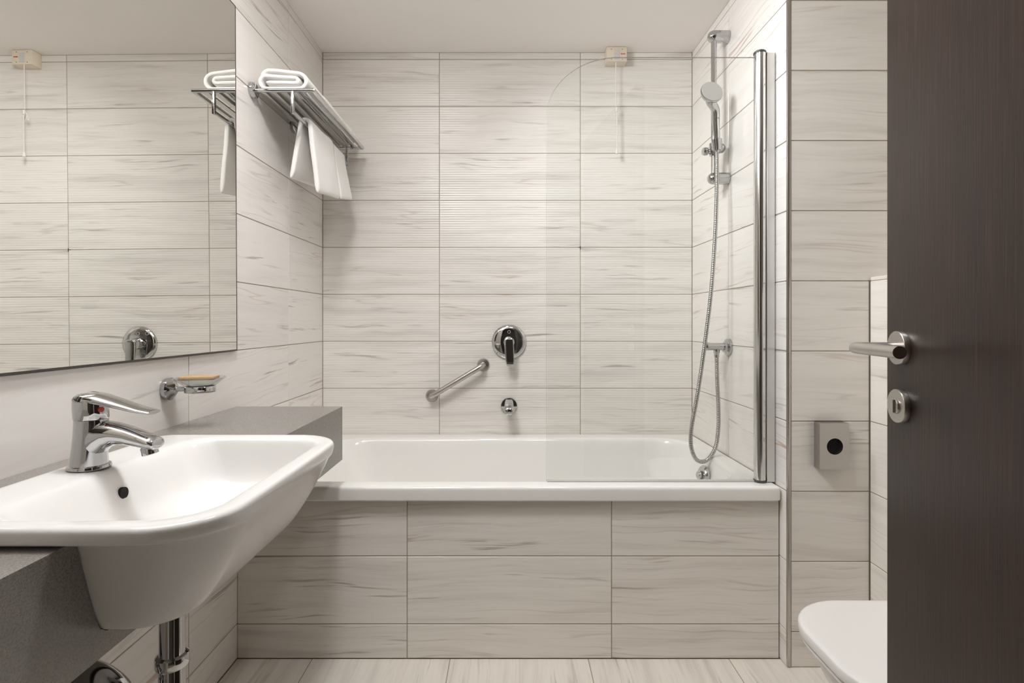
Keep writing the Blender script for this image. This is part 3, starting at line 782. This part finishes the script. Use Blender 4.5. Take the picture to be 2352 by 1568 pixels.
hang('hand_towel', 1.755, 1.965, -0.722, 1.455, -0.634, 1.408, 0.016, 5, 'wide white hand towel hanging nearest on the lower rack rail', 0.02, 0.13)
hang('hand_towel', 1.985, 2.115, -0.705, 1.470, -0.630, 1.440, 0.012, 9, 'narrow white hand towel hanging at the far end of the lower rail', 0.08, 0.20)

# ------------------------------------------------------------------ shower set on the right wall
SYr = 1.92
RXs = XR(SYr) - 0.052
rail = thing('shower_rail', 'chrome vertical riser rail with sliding holder on the right wall', 'shower rail', (XR(SYr), SYr, 1.5))
bm = bmesh.new(); tube(bm, [(RXs, SYr, 1.490), (RXs, SYr, 2.010)], 0.0098, 24); finish('rail', bm, M['chrome'], rail)
for zz, nm in ((2.006, 'bracket'), (1.498, 'bracket')):
    bm = bmesh.new(); lathe(bm, [(0.0215, 0.0005), (0.0215, 0.050), (0.0205, 0.058), (0.0175, 0.066), (0.011, 0.0725), (0.0, 0.0745)], (XR(SYr), SYr, zz), (-1, 0, 0), 32)
    finish(nm, bm, M['chrome'], rail)
SZs = 1.602
bm = bmesh.new()
lathe(bm, [(0.0155, -0.022), (0.0165, -0.019), (0.0165, 0.019), (0.0155, 0.022)], (RXs, SYr, SZs), (0, 0, 1), 28)
slider = finish('slider', bm, M['chrome'], rail)
bm = bmesh.new(); lathe(bm, [(0.008, 0.012), (0.009, 0.022), (0.0145, 0.026), (0.0150, 0.034), (0.012, 0.041), (0.0, 0.044)], (RXs, SYr, SZs-0.008), (-1, -0.1, 0), 24)
finish('clamp_knob', bm, M['chrome'], slider)
bm = bmesh.new()
hcx, hcy, hcz = RXs-0.005, SYr-0.040, SZs+0.004
lathe(bm, [(0.0125, -0.018), (0.0165, -0.020), (0.0185, 0.018), (0.0150, 0.020)], (hcx, hcy, hcz), (-0.10, -0.10, 1), 28, False, False)
box(bm, RXs-0.012, RXs+0.014, SYr-0.030, SYr-0.012, SZs-0.015, SZs+0.015, 0.004, 2)
lathe(bm, [(0.0, 0.010), (0.0175, 0.012), (0.0190, 0.020), (0.0165, 0.034), (0.009, 0.042), (0.0, 0.044)], (RXs-0.004, SYr, SZs+0.002), (1, -0.15, 0.05), 24)
finish('handset_cradle', bm, M['chrome'], slider)

hs = thing('hand_shower', 'chrome hand shower with round grey face sitting in the rail holder', 'hand shower', (hcx, hcy, hcz))
hd = Vector((0.690, 1.835, 1.772))
hb = Vector((hcx, hcy, hcz-0.024))
nrm = Vector((0.10, -0.95, 0.22)).normalized()
path = smooth_path([hb, hb+Vector((-0.002, -0.004, 0.05)), hb+Vector((-0.007, -0.010, 0.10)), hb+Vector((-0.012, -0.017, 0.14)), hd - nrm*0.010 + Vector((0, 0, -0.025)), hd - nrm*0.012 + Vector((0, 0, 0.0))], 6)
nP = len(path)
rr_ = [0.0100 + (0.0055)*min(1, i/(nP*0.75)) for i in range(nP)]
bm = bmesh.new(); tube(bm, path, rr_, 24); finish('handle', bm, M['chrome'], hs)
bm = bmesh.new(); lathe(bm, [(0.0, -0.026), (0.018, -0.024), (0.031, -0.017), (0.0385, -0.006), (0.0392, 0.0), (0.0378, 0.0030), (0.0, 0.0030)], hd, nrm, 44)
head = finish('shower_head', bm, M['chrome'], hs)
bm = bmesh.new(); lathe(bm, [(0.0365, 0.0028), (0.0360, 0.0045), (0.0, 0.0050)], hd, nrm, 44); finish('spray_face', bm, M['grey_plastic'], head)

# wall outlet elbow
OY, OZ = 1.915, 0.894
wo = thing('shower_wall_outlet', 'chrome hose outlet elbow with round flange on the right wall', 'hose outlet', (XR(OY), OY, OZ))
bm = bmesh.new(); lathe(bm, [(0.030, 0.0003), (0.0305, 0.004), (0.0290, 0.009), (0.019, 0.012), (0.018, 0.020), (0.0, 0.020)], (XR(OY), OY, OZ), (-1, 0, 0), 36)
finish('flange', bm, M['chrome'], wo)
bm = bmesh.new(); lathe(bm, [(0.0135, 0.015), (0.0135, 0.072), (0.0140, 0.074), (0.0140, 0.083), (0.012, 0.087), (0.0, 0.0875)], (XR(OY), OY, OZ+0.002), (-1, 0, 0), 28)
finish('outlet_body', bm, M['chrome'], wo)
ox = XR(OY) - 0.044
bm = bmesh.new(); lathe(bm, [(0.0105, -0.008), (0.0105, -0.020), (0.0090, -0.022), (0.0090, -0.034), (0.0, -0.034)], (ox, OY, OZ), (0, 0, 1), 20)
finish('hose_nut', bm, M['chrome'], wo)

# hose, ribbed
ho = [(hcx, hcy, hcz-0.026), (hcx-0.001, hcy-0.004, 1.52), (0.719, 1.868, 1.42), (0.710, 1.860, 1.27), (0.694, 1.855, 1.08), (0.672, 1.855, 0.90), (0.650, 1.858, 0.74), (0.630, 1.862, 0.620), (0.629, 1.866, 0.555), (0.645, 1.872, 0.510), (0.670, 1.880, 0.494), (0.700, 1.889, 0.503), (0.727, 1.896, 0.545), (0.7375, 1.900, 0.61), (0.7395, 1.905, 0.68), (0.7375, 1.911, 0.78), (ox, OY, OZ-0.033)]
pts = smooth_path(ho, 40)
# even spacing
L = [0.0]
for a, b in zip(pts[:-1], pts[1:]): L.append(L[-1] + (b-a).length)
N = int(L[-1]/0.0016); even = []; j = 0
for k in range(N+1):
    s = L[-1]*k/N
    while j < len(L)-2 and L[j+1] < s: j += 1
    t = (s-L[j])/max(1e-9, L[j+1]-L[j]); even.append(pts[j].lerp(pts[j+1], min(1, t)))
bm = bmesh.new(); tube(bm, even, [0.0074 if (k//2) % 2 == 0 else 0.0064 for k in range(len(even))], 10)
hz = finish('shower_hose', bm, M['hose'], None, smooth=60, origin=(0.68, 1.87, 0.49))
tag(hz, 'ribbed metal shower hose looping down from the rail to the outlet', 'hose')

# ------------------------------------------------------------------ stainless bag dispenser
bx0, bx1, by0, by1, bz0, bz1 = 0.8655, 0.9480, 1.4985, YF-0.0003, 0.572, 0.701
db = thing('bag_dispenser', 'small stainless steel dispenser box with a round hole on the tiled wall', 'dispenser', ((bx0+bx1)/2, YF, bz0))
bm = bmesh.new()
hcx_, hcz_, hr = 0.9080, 0.6360, 0.0228
sq = []
seg = 32
def sqpt(a):
    c_, s_ = math.cos(a), math.sin(a)
    tx = ((bx1-hcx_) if c_ > 0 else (hcx_-bx0))/max(1e-6, abs(c_)); tz = ((bz1-hcz_) if s_ > 0 else (hcz_-bz0))/max(1e-6, abs(s_))
    t = min(tx, tz); return hcx_+c_*t, hcz_+s_*t
cor = [math.atan2(z-hcz_, x-hcx_) for x, z in ((bx1, bz1), (bx0, bz1), (bx0, bz0), (bx1, bz0))]
angs = sorted([2*PI*k/seg - PI for k in range(seg)] + cor)
inner = [Vector((hcx_+hr*math.cos(a), by0, hcz_+hr*math.sin(a))) for a in angs]
inner_b = [Vector((p.x, by0+0.012, p.z)) for p in inner]
outer = [Vector((sqpt(a)[0], by0, sqpt(a)[1])) for a in angs]
outer_b = [Vector((p.x, by1, p.z)) for p in outer]
loft(bm, [inner_b, inner, outer, outer_b], False, True)
finish('steel_cover', bm, M['steel'], db, smooth=30)
bm = bmesh.new(); lathe(bm, [(0.0, 0.0), (hr+0.002, 0.0)], (hcx_, by0+0.0125, hcz_), D, 24, False, False)
finish('hole_back', bm, M['black'], db)

# ------------------------------------------------------------------ toilet
LZt = 0.385; tyc = 0.990
to = thing('toilet', 'white wall-hung toilet with closed lid beside the open door', 'toilet', (0.80, tyc, 0.12))
def tring(xf, hw, z, rf=0.115, xb=1.018, bow=0.012, n=9):
    ring = rrect(xf, xb, tyc-hw, tyc+hw, (0.02, 0.02, rf, rf), z, n)
    for p in ring:
        if p.x < xf+rf+0.02: p.x -= bow*(1-((p.y-tyc)/hw)**2)
    return ring
bm = bmesh.new()
loft(bm, [tring(0.590, 0.162, LZt-0.0225), tring(0.584, 0.168, LZt-0.0215), tring(0.583, 0.169, LZt-0.019), tring(0.583, 0.169, LZt-0.0045), tring(0.5845, 0.1675, LZt-0.0015), tring(0.588, 0.164, LZt-0.0002), tring(0.595, 0.157, LZt), tring(0.70, 0.08, LZt+0.001, 0.06)])
finish('lid', bm, M['lid'], to, smooth=50)
bm = bmesh.new()
loft(bm, [tring(0.600, 0.152, LZt-0.037), tring(0.592, 0.160, LZt-0.036), tring(0.588, 0.164, LZt-0.033), tring(0.588, 0.164, LZt-0.0275), tring(0.593, 0.159, LZt-0.0232), tring(0.66, 0.10, LZt-0.023, 0.08)])
finish('seat', bm, M['lid'], to, smooth=50)
bm = bmesh.new()
loft(bm, [tring(0.80, 0.07, 0.095, 0.05, 1.022), tring(0.775, 0.10, 0.10, 0.07, 1.022), tring(0.735, 0.120, 0.14, 0.09, 1.022), tring(0.672, 0.140, 0.22, 0.11, 1.022), tring(0.625, 0.152, 0.29, 0.115, 1.022), tring(0.604, 0.157, 0.335, 0.115, 1.022), tring(0.604, 0.157, LZt-0.040, 0.115, 1.022), tring(0.612, 0.149, LZt-0.0385, 0.11, 1.022)])
finish('bowl', bm, M['ceramic'], to, smooth=50)

# ------------------------------------------------------------------ door, opened into the room by the right jamb
# ajar 10 degrees from the view axis: the free edge stands at (0.5623, 0.80)
th_ = math.radians(10)
ex, ey = 0.5623, 0.80
dl, dt = 0.752, 0.040
along = Vector((math.sin(th_), math.cos(th_), 0)); nor = Vector((-math.cos(th_), math.sin(th_), 0))
hx, hy = ex - along.x*dl, ey - along.y*dl
DR = Matrix.Translation((hx, hy, 0.008)) @ Matrix.Rotation(PI/2 - th_, 4, 'Z')     # local x along the leaf, local +y to the camera's left face
bm = bmesh.new(); box(bm, 0, dl, -dt, 0, 0, 2.04, 0.0012, 1)
me = bpy.data.meshes.new('door_1'); bmesh.ops.recalc_face_normals(bm, faces=bm.faces); bm.to_mesh(me); bm.free()
door = struct(link('door_1', me, M['wood'])); door.matrix_world = DR
def dpart(name, bm, mat, parent, smooth=40):
    bmesh.ops.recalc_face_normals(bm, faces=bm.faces)
    me = bpy.data.meshes.new(name); bm.to_mesh(me); bm.free()
    for p_ in me.polygons: p_.use_smooth = True
    me.set_sharp_from_angle(angle=math.radians(smooth))
    return link(name, me, mat, parent)
rsx = dl - 0.041; HZ = 0.9485 - 0.008; LKZ = 0.8660 - 0.008
bm = bmesh.new(); lathe(bm, [(0.0240, 0.0002), (0.0240, 0.0070), (0.0232, 0.0080), (0.0, 0.0080)], (rsx, 0, HZ), (0, 1, 0), 44)
ros = dpart('handle_rosette', bm, M['steel'], door)
bm = bmesh.new()
lp = [(rsx, 0.006, HZ), (rsx, 0.030, HZ), (rsx, 0.050, HZ)] + [(rsx - 0.014*(1-math.cos(a)), 0.052+0.0128*math.sin(a), HZ) for a in (0.25, 0.55, 0.85, 1.15, 1.4)] + [(rsx-0.02-0.0125*k, 0.0655, HZ) for k in range(0, 9)] + [(rsx-0.1288, 0.0655, HZ)]
tube(bm, lp, [0.0078]*len(lp), 28)
dpart('lever_handle', bm, M['steel'], ros)
bm = bmesh.new(); lathe(bm, [(0.0240, 0.0002), (0.0240, 0.0070), (0.0232, 0.0080), (0.0, 0.0080)], (rsx, 0, LKZ), (0, 1, 0), 44)
lk = dpart('lock_rosette', bm, M['steel'], door)
bm = bmesh.new(); lathe(bm, [(0.0108, 0.0075), (0.0108, 0.0098), (0.0102, 0.0106), (0.0, 0.0106)], (rsx, 0, LKZ), (0, 1, 0), 28)
box(bm, rsx-0.0026, rsx+0.0026, 0.0100, 0.0130, LKZ-0.0095, LKZ+0.0095, 0.0012, 2)
dpart('thumb_turn', bm, M['steel'], lk)
